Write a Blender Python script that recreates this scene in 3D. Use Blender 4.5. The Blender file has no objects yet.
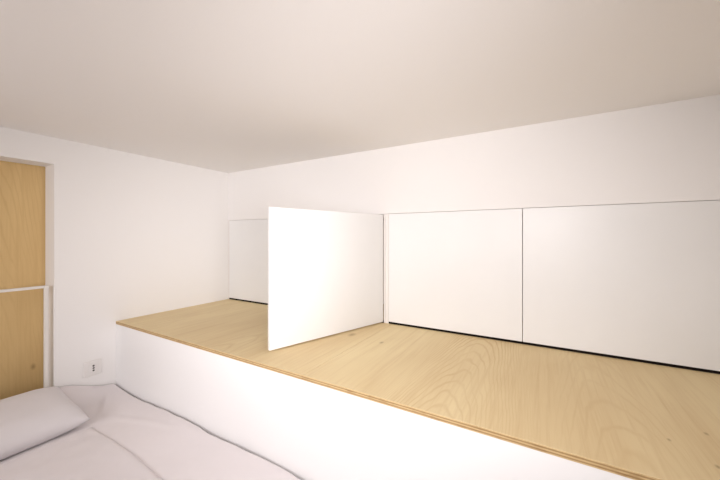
import bpy, bmesh, math, random
from mathutils import Vector, Matrix, noise

C = bpy.context.scene.collection
R = math.radians
random.seed(4)

# ------------------------------------------------------------------ helpers
def link(name, bm, mat, parent=None, smooth=False, bevel=0.0):
    me = bpy.data.meshes.new(name)
    bm.normal_update()
    bm.to_mesh(me); bm.free()
    me.materials.append(mat)
    o = bpy.data.objects.new(name, me)
    C.objects.link(o)
    if smooth:
        for p in me.polygons: p.use_smooth = True
    if bevel:
        b = o.modifiers.new('Bevel', 'BEVEL'); b.width = bevel; b.segments = 3
        b.limit_method = 'ANGLE'; b.angle_limit = R(40)
    if parent: o.parent = parent
    return o

def box(bm, x0, x1, y0, y1, z0, z1):
    r = bmesh.ops.create_cube(bm, size=1.0)
    for v in r['verts']:
        v.co = Vector((x0 + (v.co.x + .5) * (x1 - x0), y0 + (v.co.y + .5) * (y1 - y0), z0 + (v.co.z + .5) * (z1 - z0)))
    return r['verts']

def boxes(*bs):
    bm = bmesh.new()
    for b in bs: box(bm, *b)
    return bm

def thing(name, loc, label, cat, group=None):
    o = bpy.data.objects.new(name, None); C.objects.link(o)
    o.location = loc
    return tag(o, label, cat, group)

def tag(o, label, cat, group=None, kind=None):
    o['label'] = label; o['category'] = cat
    if group: o['group'] = group
    if kind: o['kind'] = kind
    return o

def struct(name, bm, mat, **k):
    o = link(name, bm, mat, **k); o['kind'] = 'structure'
    return o

# ------------------------------------------------------------------ materials
def srgb(r, g, b):
    f = lambda c: (c / 255 / 12.92) if c / 255 <= .04045 else ((c / 255 + .055) / 1.055) ** 2.4
    return (f(r), f(g), f(b), 1)

class NT:
    def __init__(s, name):
        s.m = bpy.data.materials.new(name); s.m.use_nodes = True
        s.t = s.m.node_tree; s.b = s.t.nodes['Principled BSDF']
    def n(s, typ, **k):
        x = s.t.nodes.new(typ)
        for a, v in k.items(): setattr(x, a, v)
        return x
    def l(s, a, b): s.t.links.new(a, b)
    def val(s, sock, v):
        if hasattr(v, 'links') or isinstance(v, bpy.types.NodeSocket): s.l(v, sock)
        else: sock.default_value = v
    def math(s, op, a, b=0.0, c=None, clamp=False):
        x = s.n('ShaderNodeMath', operation=op, use_clamp=clamp)
        s.val(x.inputs[0], a); s.val(x.inputs[1], b)
        if c is not None: s.val(x.inputs[2], c)
        return x.outputs[0]
    def mix(s, f, a, b):
        x = s.n('ShaderNodeMix', data_type='RGBA')
        s.val(x.inputs[0], f); s.val(x.inputs[6], a); s.val(x.inputs[7], b)
        return x.outputs[2]
    def coords(s):
        return s.n('ShaderNodeTexCoord').outputs['Object']
    def noise(s, vec, scale, mapping=(1, 1, 1), detail=3, rough=.55, loc=(0, 0, 0)):
        mp = s.n('ShaderNodeMapping'); mp.inputs['Scale'].default_value = mapping; mp.inputs['Location'].default_value = loc
        s.l(vec, mp.inputs[0])
        x = s.n('ShaderNodeTexNoise'); x.inputs['Scale'].default_value = scale
        x.inputs['Detail'].default_value = detail; x.inputs['Roughness'].default_value = rough
        s.l(mp.outputs[0], x.inputs['Vector'])
        return x.outputs['Fac']
    def ramp(s, f, lo, hi):
        x = s.n('ShaderNodeMapRange'); x.inputs[1].default_value = lo; x.inputs[2].default_value = hi
        s.val(x.inputs[0], f); return x.outputs[0]
    def bump(s, h, strength, dist):
        x = s.n('ShaderNodeBump'); x.inputs['Strength'].default_value = strength; x.inputs['Distance'].default_value = dist
        s.l(h, x.inputs['Height']); s.l(x.outputs[0], s.b.inputs['Normal'])

def paint(name, col, rough=.8, spec=.3, bump=.12, scale=90):
    m = NT(name); v = m.coords()
    f = m.noise(v, 1.3, detail=2)
    a = srgb(*col); d = tuple(c * .985 for c in a[:3]) + (1,)
    m.l(m.mix(f, d, a), m.b.inputs['Base Color'])
    m.b.inputs['Roughness'].default_value = rough
    m.b.inputs['Specular IOR Level'].default_value = spec
    if bump: m.bump(m.noise(v, scale, detail=4), bump, .002)
    return m.m

def plain(name, col, rough=.5, spec=.4):
    m = NT(name); v = m.coords()
    a = srgb(*col)
    m.l(m.mix(m.noise(v, 6), tuple(c * .96 for c in a[:3]) + (1,), a), m.b.inputs['Base Color'])
    m.b.inputs['Roughness'].default_value = rough; m.b.inputs['Specular IOR Level'].default_value = spec
    return m.m

def fabric(name, col):
    m = NT(name); v = m.coords()
    a = srgb(*col)
    m.l(m.mix(m.noise(v, 5), tuple(c * .97 for c in a[:3]) + (1,), a), m.b.inputs['Base Color'])
    m.b.inputs['Roughness'].default_value = .9; m.b.inputs['Specular IOR Level'].default_value = .15
    if 'Sheen Weight' in m.b.inputs: m.b.inputs['Sheen Weight'].default_value = .1
    m.bump(m.noise(v, 420, detail=2), .15, .001)
    return m.m

def plywood(name, light, dark, arches, along='Y', across='X', knots=(), curve=38.0, edge_z=None, strength=1.0):
    """face veneer: grain along one axis with cathedral arches; laminated stripes on the cut edges"""
    m = NT(name); v = m.coords()
    sp = m.n('ShaderNodeSeparateXYZ'); m.l(v, sp.inputs[0])
    U = sp.outputs[across]; V = sp.outputs[along]
    ax = {'X': 0, 'Y': 1, 'Z': 2}
    def mp(u, w):
        s = [1, 1, 1]; s[ax[across]] = u; s[ax[along]] = w; return tuple(s)
    broad = m.noise(v, 1, mp(3.2, 1.1), detail=3)
    streak = m.noise(v, 1, mp(70, 2.2), detail=4, rough=.65)
    fine = m.noise(v, 1, mp(330, 9), detail=2, rough=.6)
    warp = m.noise(v, 1, mp(7, 2.2), detail=3)
    col = m.mix(m.ramp(broad, .36, .64), srgb(*light), tuple(.72 * a + .28 * b for a, b in zip(srgb(*light), srgb(*dark))))
    # cathedral figure: parabola contours around each heart line, irregular spacing
    lines = None
    for (xc, width, freq, amp) in arches:
        dx = m.math('SUBTRACT', U, xc)
        g = m.math('MULTIPLY', m.math('MULTIPLY', dx, dx), curve)
        g = m.math('ADD', g, V)
        g = m.math('ADD', g, m.math('MULTIPLY', m.math('SUBTRACT', warp, .5), .38))
        w = m.math('SINE', m.math('MULTIPLY', g, freq))
        w = m.math('POWER', m.math('MULTIPLY_ADD', w, .5, .5), 5.0)
        mask = m.math('SUBTRACT', 1.0, m.math('DIVIDE', m.math('ABSOLUTE', dx), width), clamp=True)
        mask = m.math('MULTIPLY', m.math('SMOOTH_MIN', mask, .45, .2), 2.0 * amp)
        e = m.math('MULTIPLY', w, mask)
        lines = e if lines is None else m.math('MAXIMUM', lines, e)
    patch = m.ramp(m.noise(v, 1, mp(5, 2), detail=2, loc=(3, 1, 2)), .35, .65)
    f = m.math('MULTIPLY', m.ramp(streak, .45, .8), .32 * strength)
    if lines is not None:
        lines = m.math('MULTIPLY', lines, m.math('MULTIPLY_ADD', patch, .7, .3))
        f = m.math('MAXIMUM', f, m.math('MULTIPLY', lines, .62 * strength))
    f = m.math('ADD', f, m.math('MULTIPLY', m.math('SUBTRACT', fine, .5), .22 * strength), clamp=True)
    col = m.mix(f, col, srgb(*dark))
    for (ku, kv, kr) in knots:
        a = m.math('SUBTRACT', U, ku); b = m.math('MULTIPLY', m.math('SUBTRACT', V, kv), .6)
        d = m.math('SQRT', m.math('ADD', m.math('MULTIPLY', a, a), m.math('MULTIPLY', b, b)))
        k = m.math('SUBTRACT', 1.0, m.math('DIVIDE', d, kr), clamp=True)
        col = m.mix(m.math('MULTIPLY', k, .6), col, srgb(124, 90, 52))
    if edge_z:
        gn = m.n('ShaderNodeNewGeometry'); sn = m.n('ShaderNodeSeparateXYZ'); m.l(gn.outputs['True Normal'], sn.inputs[0])
        side = m.math('LESS_THAN', m.math('ABSOLUTE', sn.outputs['Z']), .5)
        z0, z1, plies = edge_z
        t = m.math('MULTIPLY', m.math('SUBTRACT', sp.outputs['Z'], z0), plies / (z1 - z0))
        par = m.math('MODULO', m.math('FLOOR', t), 2.0)
        en = m.noise(v, 1, (26, 26, 160), detail=3)
        ec = m.mix(par, srgb(208, 180, 134), srgb(170, 138, 94))
        ec = m.mix(m.math('MULTIPLY', m.ramp(en, .5, .75), .6), ec, srgb(140, 104, 62))
        col = m.mix(side, col, ec)
    m.l(col, m.b.inputs['Base Color'])
    m.b.inputs['Roughness'].default_value = .55; m.b.inputs['Specular IOR Level'].default_value = .28
    m.bump(streak, .06, .001)
    return m.m

M_WALL = paint('white_wall_paint', (243, 240, 237))
M_CEIL = paint('white_ceiling_paint', (247, 244, 241))
M_PANEL = paint('white_panel_paint', (244, 242, 240), rough=.6, bump=.05)
M_DOOR = plain('white_lacquer', (239, 238, 236), .38, .4)
M_CARC = plain('white_melamine', (238, 233, 228), .5, .3)
M_METAL = plain('white_painted_metal', (236, 231, 224), .4, .5)
M_STEEL = NT('nickel_plated_steel'); M_STEEL.b.inputs['Metallic'].default_value = 1
M_STEEL.l(M_STEEL.mix(M_STEEL.noise(M_STEEL.coords(), 40), srgb(150, 148, 145), srgb(190, 188, 185)), M_STEEL.b.inputs['Base Color'])
M_STEEL.b.inputs['Roughness'].default_value = .35; M_STEEL = M_STEEL.m
M_DARK = plain('black_gap_shade', (26, 20, 17), .8, .1)  # near-black that paints the shade of the door gap
M_PLASTIC = plain('white_plastic', (238, 234, 230), .3, .5)
M_HOLE = plain('dark_socket_hole', (86, 80, 76), .6, .2)
M_SHEET = fabric('white_sheet_cotton', (238, 231, 231))
M_DUVET = fabric('white_duvet_cotton', (232, 225, 225))
M_PILLOW = fabric('white_pillowcase_cotton', (231, 226, 227))
M_MATT = fabric('mattress_ticking', (214, 208, 204))
M_FLOOR = plain('pale_floor_boards', (196, 170, 132), .5, .3)
LIGHT = (234, 214, 169); DARK = (190, 150, 98)
M_PLY_R = plywood('plywood_cathedral', LIGHT, DARK, [(-.25, .26, 58, 1.0), (.17, .16, 42, .42)], edge_z=(.562, .58, 5),
                  knots=[(-.66, 1.33, .012), (.36, 1.13, .006), (.33, .98, .006), (.27, 1.05, .005)])
M_PLY_L = plywood('plywood_plain', LIGHT, DARK, [(-1.25, .3, 40, .45), (-1.9, .25, 36, .35)], edge_z=(.562, .58, 5),
                  knots=[(-.845, 1.36, .022)])
M_PLY_P = plywood('plywood_upright', (222, 190, 134), (186, 146, 90), [(.35, .4, 44, .5)], along='Z', across='Y', curve=22,
                  knots=[(.553, .392, .013)])

# ------------------------------------------------------------------ dimensions (metres)
XL, YB, ZC = -2.2, 1.643, 1.601          # left wall, cabinet/back wall face, ceiling
XR, YR = .645, -1.35                      # right wall, wall behind the camera
YF, ZP = .870, .580                      # platform front, platform top
ZT = 1.217                               # top of the cabinets
YN = 2.12                                # back of the cabinet niche
OY0, OY1, OZ = -.16, .598, 1.463         # opening in the left wall

# ------------------------------------------------------------------ room shell
struct('floor', boxes((XL - .4, XR + .2, YR - .15, YN + .12, -.06, 0)), M_FLOOR)
struct('ceiling', boxes((XL - .4, XR + .2, YR - .15, YN + .12, ZC, ZC + .06)), M_CEIL)
# left wall with the recessed opening
struct('wall_left', boxes((XL - .13, XL, YR - .15, OY0, 0, ZC), (XL - .13, XL, OY1, YN + .12, 0, ZC),
                          (XL - .13, XL, OY0, OY1, OZ, ZC)), M_WALL)
struct('light_block_wall', boxes((XL - .4, XL - .18, YR - .15, YN + .12, 0, ZC)), M_WALL)  # unseen backing added to stop light leaking through the panel gap
# back wall: upper part flush with the cabinet doors, niche behind
struct('wall_back', boxes((XL, XR, YB, YN, ZT, ZC), (XL, XR, YN, YN + .12, 0, ZC)), M_WALL)
def framed_wall(name, wname, axis, p0, p1, a0, a1, w0, w1, z0, z1):
    """wall across one axis (thickness p0..p1, run a0..a1) with a framed window opening w0..w1 x z0..z1"""
    f = (lambda a, b, c, d, q=(p0, p1): (q[0], q[1], a, b, c, d)) if axis == 'X' else (lambda a, b, c, d, q=(p0, p1): (a, b, q[0], q[1], c, d))
    struct(name, boxes(f(a0, w0, 0, ZC), f(w1, a1, 0, ZC), f(w0, w1, 0, z0), f(w0, w1, z1, ZC)), M_WALL)
    m = (p0 + p1) / 2; q = (m - .02, m + .03); e = .04
    struct(wname, boxes(f(w0, w1, z0, z0 + e, q), f(w0, w1, z1 - e, z1, q), f(w0, w0 + e, z0 + e, z1 - e, q), f(w1 - e, w1, z0 + e, z1 - e, q)), M_METAL)
framed_wall('wall_rear', 'added_window_1', 'Y', YR - .10, YR, XL, XR, -1.95, -.45, .92, 1.50)  # window is unseen, added to house the rear fill light
framed_wall('wall_right', 'added_window_2', 'X', XR, XR + .15, YR - .15, YN + .12, -.60, .30, .55, 1.25)  # window is unseen, added around the side fill lights

# ------------------------------------------------------------------ plywood panel and rail in the opening
p = link('plywood_panel', boxes((-2.357, -2.339, OY0 - .03, OY1 + .03, 0.001, OZ + .03)), M_PLY_P, bevel=.001)
tag(p, 'tall golden plywood panel recessed in the opening of the left wall', 'panel')

t = thing('guard_rail', (-2.22, .572, 0), 'thin white square-tube rail in front of the recessed plywood panel', 'rail')
for y in (.0, -.68):
    o = link('post', boxes((-.009, .009, y - .008, y + .008, 0, .831)), M_METAL, t, bevel=.002)
link('top_bar', boxes((-.009, .009, -.672, -.008, .818, .831)), M_METAL, t, bevel=.002)

# ------------------------------------------------------------------ storage platform
t = thing('storage_platform', (0, 0, 0), 'long raised platform with plywood top and white front beside the bed', 'platform')
link('front_panel', boxes((XL + .001, XR - .001, YF + .002, YF + .02, 0.001, ZP - .018)), M_PANEL, t)
link('plywood_sheet', boxes((XL + .001, -.7505, YF, YN - .002, ZP - .018, ZP)), M_PLY_L, t, bevel=.0012)
link('plywood_sheet', boxes((-.7495, XR - .001, YF, YN - .002, ZP - .018, ZP)), M_PLY_R, t, bevel=.0012)

# ------------------------------------------------------------------ cabinets: two double-door units under the wall
def cabinet(x0, x1, label, s0, s1, angles, split):
    t = thing('storage_cabinet', ((x0 + x1) / 2, YB, ZP), label, 'cabinet', 'white cabinets along the back wall')
    w = x1 - x0; h = ZT - ZP - .001; d = YN - YB - .004
    L = -w / 2
    link('side_panel', boxes((L, L + s0, 0.0, d, .0005, h)), M_CARC, t, bevel=.0008)
    link('side_panel', boxes((L + w - s1, L + w, 0.0, d, .0005, h)), M_CARC, t, bevel=.0008)
    link('top_panel', boxes((L + s0, L + w - s1, .022, d - .008, h - .016, h)), M_CARC, t)
    link('back_panel', boxes((L + s0, L + w - s1, d - .008, d, .0005, h)), M_CARC, t)
    link('gap_shade_strip', boxes((L + s0, L + w - s1, .0015, .017, .0003, .011)), M_DARK, t)['label'] = 'dark strip standing in for shadow under the doors'  # shade of the gap below the doors, built as a dark strip
    gap = .0025
    in0, in1 = L + s0 + .001, L + w - s1 - .001
    mid = split - (x0 + x1) / 2
    dz0, dz1 = .0115, h - .0006
    th = .018
    for side, a in zip((-1, 1), angles):
        if a: in1 -= .003
        wd = (mid - in0 if side < 0 else in1 - mid) - gap / 2
        # local door frame: hinge corner of the outer face at the origin, leaf running along -side*X
        xa, xb = (0, wd) if side < 0 else (-wd, 0)
        o = link('door', boxes((xa, xb, 0, th, dz0 - (.005 if a else 0), dz1 - (.003 if a else 0))), M_DOOR, t, bevel=.0012)
        o.location = (in0 if side < 0 else in1, 0, 0)
        o.rotation_euler = (0, 0, a)
        # concealed hinges: cup plate on the inner face
        for hz in (.09, h - .1):
            cx = (.028 if side < 0 else -.028)
            hb = bmesh.new()
            box(hb, cx - .012, cx + .012, th, th + .006, hz - .024, hz + .024)
            r = bmesh.ops.create_cone(hb, cap_ends=True, segments=24, radius1=.015, radius2=.015, depth=.008)
            bmesh.ops.rotate(hb, verts=r['verts'], cent=(0, 0, 0), matrix=Matrix.Rotation(R(90), 3, 'X'))
            bmesh.ops.translate(hb, verts=r['verts'], vec=(cx, th + .004, hz))
            hg = link('hinge', hb, M_STEEL, o); hg['label'] = 'metal concealed hinge'
    return t

XS = -.7905
cabinet(XL + .001, XS - .0005, 'white cabinet in the back corner with one door swung open', .010, .009, (0, R(71.9)), -1.512)
cabinet(XS + .0005, XR - .002, 'white cabinet to the right with both doors closed', .020, .018, (0, 0), -.0805)

# ------------------------------------------------------------------ wall socket
t = thing('wall_socket', (XL, .7565, .341), 'small white square wall socket low on the left wall above the bed', 'socket')
link('face_plate', boxes((0.0005, .006, -.042, .042, -.043, .043)), M_PLASTIC, t, bevel=.0025)
link('socket_module', boxes((.006, .0085, -.016, .022, -.024, .024)), M_PLASTIC, t, bevel=.0008)
for dz in (-.013, 0.0, .013):
    hb = bmesh.new()
    r = bmesh.ops.create_cone(hb, cap_ends=True, segments=16, radius1=.005, radius2=.005, depth=.0012)
    bmesh.ops.rotate(hb, verts=hb.verts[:], cent=(0, 0, 0), matrix=Matrix.Rotation(R(90), 3, 'Y'))
    bmesh.ops.translate(hb, verts=hb.verts[:], vec=(.0089, .004, dz))
    link('pin_hole', hb, M_HOLE, t)['label'] = 'dark pin hole'

# ------------------------------------------------------------------ bed
def sm(a, b, x):
    t = min(1, max(0, (x - a) / (b - a))); return t * t * (3 - 2 * t)

def fbm(x, y, s=1, seed=0):
    return noise.fractal(Vector((x * s, y * s, seed)), 1.0, 2.0, 3)

BX0, BX1, BY0, BY1 = XL + .006, -.12, -.58, .866
ZB = .200
link_m = link('mattress', boxes((BX0 + .03, BX1 - .02, BY0 + .02, BY1 - .035, 0, .185)), M_MATT, bevel=.03)
tag(link_m, 'thick pale mattress lying on the floor beneath the white bed sheet', 'mattress')

def edge_fold(x):                      # wavy edge of the sheet along the platform front
    return .861 + .006 * noise.noise(Vector((x * 5.5, 1.7, 0))) + .003 * noise.noise(Vector((x * 13, 4.1, 0)))

def sheet_top(x, y):
    z = .208 + .006 * fbm(x, y, 2.6, 3) + .002 * fbm(x, y, 11, 8)
    # the sheet bunches up against the left wall
    wall = 1 - sm(-2.19, -2.02, x)
    ridge = .072 * (1 - sm(.60, .86, y)) + .006
    z += ridge * wall * (.55 + .45 * sm(.2, .6, y))
    # shallow folds fanning from the pillow towards the platform
    d = (x + 2.03) * .5 + (y - .76)
    z += .009 * math.exp(-(d / .016) ** 2) * sm(-2.19, -2.0, x) * (1 - sm(-2.0, -1.75, x))
    z += .004 * math.exp(-((y - .70 - (x + 1.8) * .25) / .02) ** 2) * sm(-1.95, -1.7, x) * (1 - sm(-1.6, -1.3, x))
    z += .011 * sm(-1.9, -1.4, x)
    # soft swells
    z += .004 * math.sin(x * 9 + y * 4) * sm(.5, .7, y)
    return z

def build_sheet():
    bm = bmesh.new()
    nx, ny = 260, 150
    g = []
    for i in range(nx + 1):
        x = BX0 + (BX1 - BX0) * i / nx
        row = []
        ye = edge_fold(x); rr = .015
        for j in range(ny + 1):
            y = BY0 + (ye - rr - BY0) * j / ny
            row.append(bm.verts.new((x, y, sheet_top(x, y))))
        zt = sheet_top(x, ye - rr)
        for k in range(1, 9):
            a = R(90) * k / 8
            row.append(bm.verts.new((x, ye - rr + rr * math.sin(a), zt - rr * (1 - math.cos(a)))))
        for k in range(1, 6):
            row.append(bm.verts.new((x, ye - .004 * math.sin(k * 1.1), zt - rr - (zt - rr - .004) * k / 5)))
        g.append(row)
    for i in range(nx):
        for j in range(len(g[0]) - 1):
            bm.faces.new((g[i][j], g[i + 1][j], g[i + 1][j + 1], g[i][j + 1]))
    return bm
o = link('bed_sheet', build_sheet(), M_SHEET, smooth=True)
tag(o, 'white bed sheet with a wavy edge tucked along the platform front', 'sheet')

# duvet: soft slab lying on the sheet from the pillow to the foot
DY = .612
def duvet_edge(x): return DY - .008 * sm(-1.8, -1.1, x) + .006 * noise.noise(Vector((x * 4, 9.3, 0)))
def build_duvet():
    bm = bmesh.new()
    nx, ny = 200, 130
    x0, x1 = -1.785, -.16
    top = []
    for i in range(nx + 1):
        x = x0 + (x1 - x0) * i / nx
        ye = duvet_edge(x); row = []
        for j in range(ny + 1):
            t = j / ny
            y = -.56 + (ye + .56) * t
            dist = max(0.0, min(ye - y, x - x0, x1 - x))
            puff = math.sqrt(max(0, 1 - (1 - min(1, dist / .022)) ** 2))
            base = sheet_top(x, y) + .0015
            z = base + puff * (.008 + .012 * sm(0, .3, dist)) + .0045 * fbm(x, y, 3.2, 6) * sm(0, .1, dist)
            row.append((x, y, z, base))
        top.append(row)
    vt = [[bm.verts.new(p[:3]) for p in r] for r in top]
    vb = [[bm.verts.new((p[0], p[1], p[3] - .0005)) for p in r] for r in top]
    for i in range(nx):
        for j in range(ny):
            bm.faces.new((vt[i][j], vt[i + 1][j], vt[i + 1][j + 1], vt[i][j + 1]))
            bm.faces.new((vb[i][j], vb[i][j + 1], vb[i + 1][j + 1], vb[i + 1][j]))
    for i in range(nx):
        bm.faces.new((vt[i][0], vb[i][0], vb[i + 1][0], vt[i + 1][0]))
        bm.faces.new((vt[i][ny], vt[i + 1][ny], vb[i + 1][ny], vb[i][ny]))
    for j in range(ny):
        bm.faces.new((vt[0][j], vt[0][j + 1], vb[0][j + 1], vb[0][j]))
        bm.faces.new((vt[nx][j], vb[nx][j], vb[nx][j + 1], vt[nx][j + 1]))
    return bm
o = link('duvet', build_duvet(), M_DUVET, smooth=True)
tag(o, 'flat white duvet spread over the bed in front of the pillow', 'duvet')

# pillow: cushion form, thick towards the wall, pinched at the seam
def build_pillow():
    bm = bmesh.new()
    n = 60
    X0, X1, Y0, Y1 = -2.188, -1.797, -.08, .612
    def pt(i, j, sgn):
        u = -1 + 2 * i / n; v = -1 + 2 * j / n
        # corners pulled out a little, sides drawn in between them
        px = (X0 + X1) / 2 + (X1 - X0) / 2 * u * (1 - .025 * (1 - v * v))
        py = (Y0 + Y1) / 2 + (Y1 - Y0) / 2 * v * (1 - .018 * (1 - u * u))
        T = .054 * ((1 - abs(u) ** (5 if u > 0 else 4)) ** .5) * ((1 - abs(v) ** 6) ** .55)
        mid = .254 + .044 * (1 - u) / 2
        mid -= .010 * sm(.5, 1, u)
        z = mid + sgn * T
        if sgn > 0: z += .004 * fbm(px, py, 6, 2) * min(1, T / .02)
        if abs(u) == 1 or abs(v) == 1: z = mid
        return (px, py, max(z, sheet_top(px, py) + .002))
    vt = [[bm.verts.new(pt(i, j, 1)) for j in range(n + 1)] for i in range(n + 1)]
    vb = [[vt[i][j] if i in (0, n) or j in (0, n) else bm.verts.new(pt(i, j, -1)) for j in range(n + 1)] for i in range(n + 1)]
    for i in range(n):
        for j in range(n):
            bm.faces.new((vt[i][j], vt[i + 1][j], vt[i + 1][j + 1], vt[i][j + 1]))
            bm.faces.new((vb[i][j], vb[i][j + 1], vb[i + 1][j + 1], vb[i + 1][j]))
    return bm
o = link('pillow', build_pillow(), M_PILLOW, smooth=True)
tag(o, 'white pillow lying at the head of the bed before the plywood panel', 'pillow')

# ------------------------------------------------------------------ lights
WARM = (1, .968, .995)
def area(name, loc, rot, sx, sy, power, col):
    l = bpy.data.lights.new(name, 'AREA'); l.shape = 'RECTANGLE'; l.size = sx; l.size_y = sy
    l.energy = power; l.color = col
    o = bpy.data.objects.new(name, l); C.objects.link(o); o.location = loc; o.rotation_euler = rot
    return o
def aim(o, t):
    o.rotation_euler = (Vector(t) - o.location).to_track_quat('-Z', 'Y').to_euler()

# broad fill light added at the rear wall, source unseen
o = area('rear_fill', (-1.2, YR + .02, 1.2), (0, 0, 0), 1.4, .5, 11.0, WARM); o.data.spread = R(120); aim(o, (-1.0, .95, .6))
# two fill lights added at the right wall, aimed towards the far corner
o = area('side_fill', (XR - .02, 0, 1.0), (0, 0, 0), .5, .6, 1.8, WARM); o.data.spread = R(45); aim(o, (-2.0, 1.2, 1.0))
o = area('side_fill', (XR - .02, -.3, .8), (0, 0, 0), .5, .6, 1.2, WARM); o.data.spread = R(60); aim(o, (-1.8, 1.6, 1.5))
# unseen spot added near the camera for vignette-like falloff around the platform
sl = bpy.data.lights.new('fill_spot', 'SPOT'); sl.energy = 60; sl.color = WARM; sl.spot_size = R(100); sl.spot_blend = 1.0; sl.shadow_soft_size = .15
o = bpy.data.objects.new('fill_spot', sl); C.objects.link(o); o.location = (.1, -.2, 1.25); aim(o, (-.6, 1.3, .9))



w = bpy.data.worlds.new('World'); bpy.context.scene.world = w; w.use_nodes = True
w.node_tree.nodes['Background'].inputs[0].default_value = (1, .97, .93, 1)
w.node_tree.nodes['Background'].inputs[1].default_value = 0.0

# ------------------------------------------------------------------ camera
cd = bpy.data.cameras.new('Camera'); co = bpy.data.objects.new('Camera', cd); C.objects.link(co)
co.location = (0, 0, 1.08); co.rotation_euler = (R(90), 0, R(30.34))
cd.sensor_fit = 'HORIZONTAL'; cd.sensor_width = 36; cd.lens = 311.71 / 720 * 36
cd.shift_y = -2.65 / 720; cd.clip_start = .02
s = bpy.context.scene
s.camera = co
s.view_settings.view_transform = 'Standard'; s.view_settings.look = 'None'
s.view_settings.exposure = 0.0; s.view_settings.gamma = 1; s.view_settings.use_curve_mapping = False
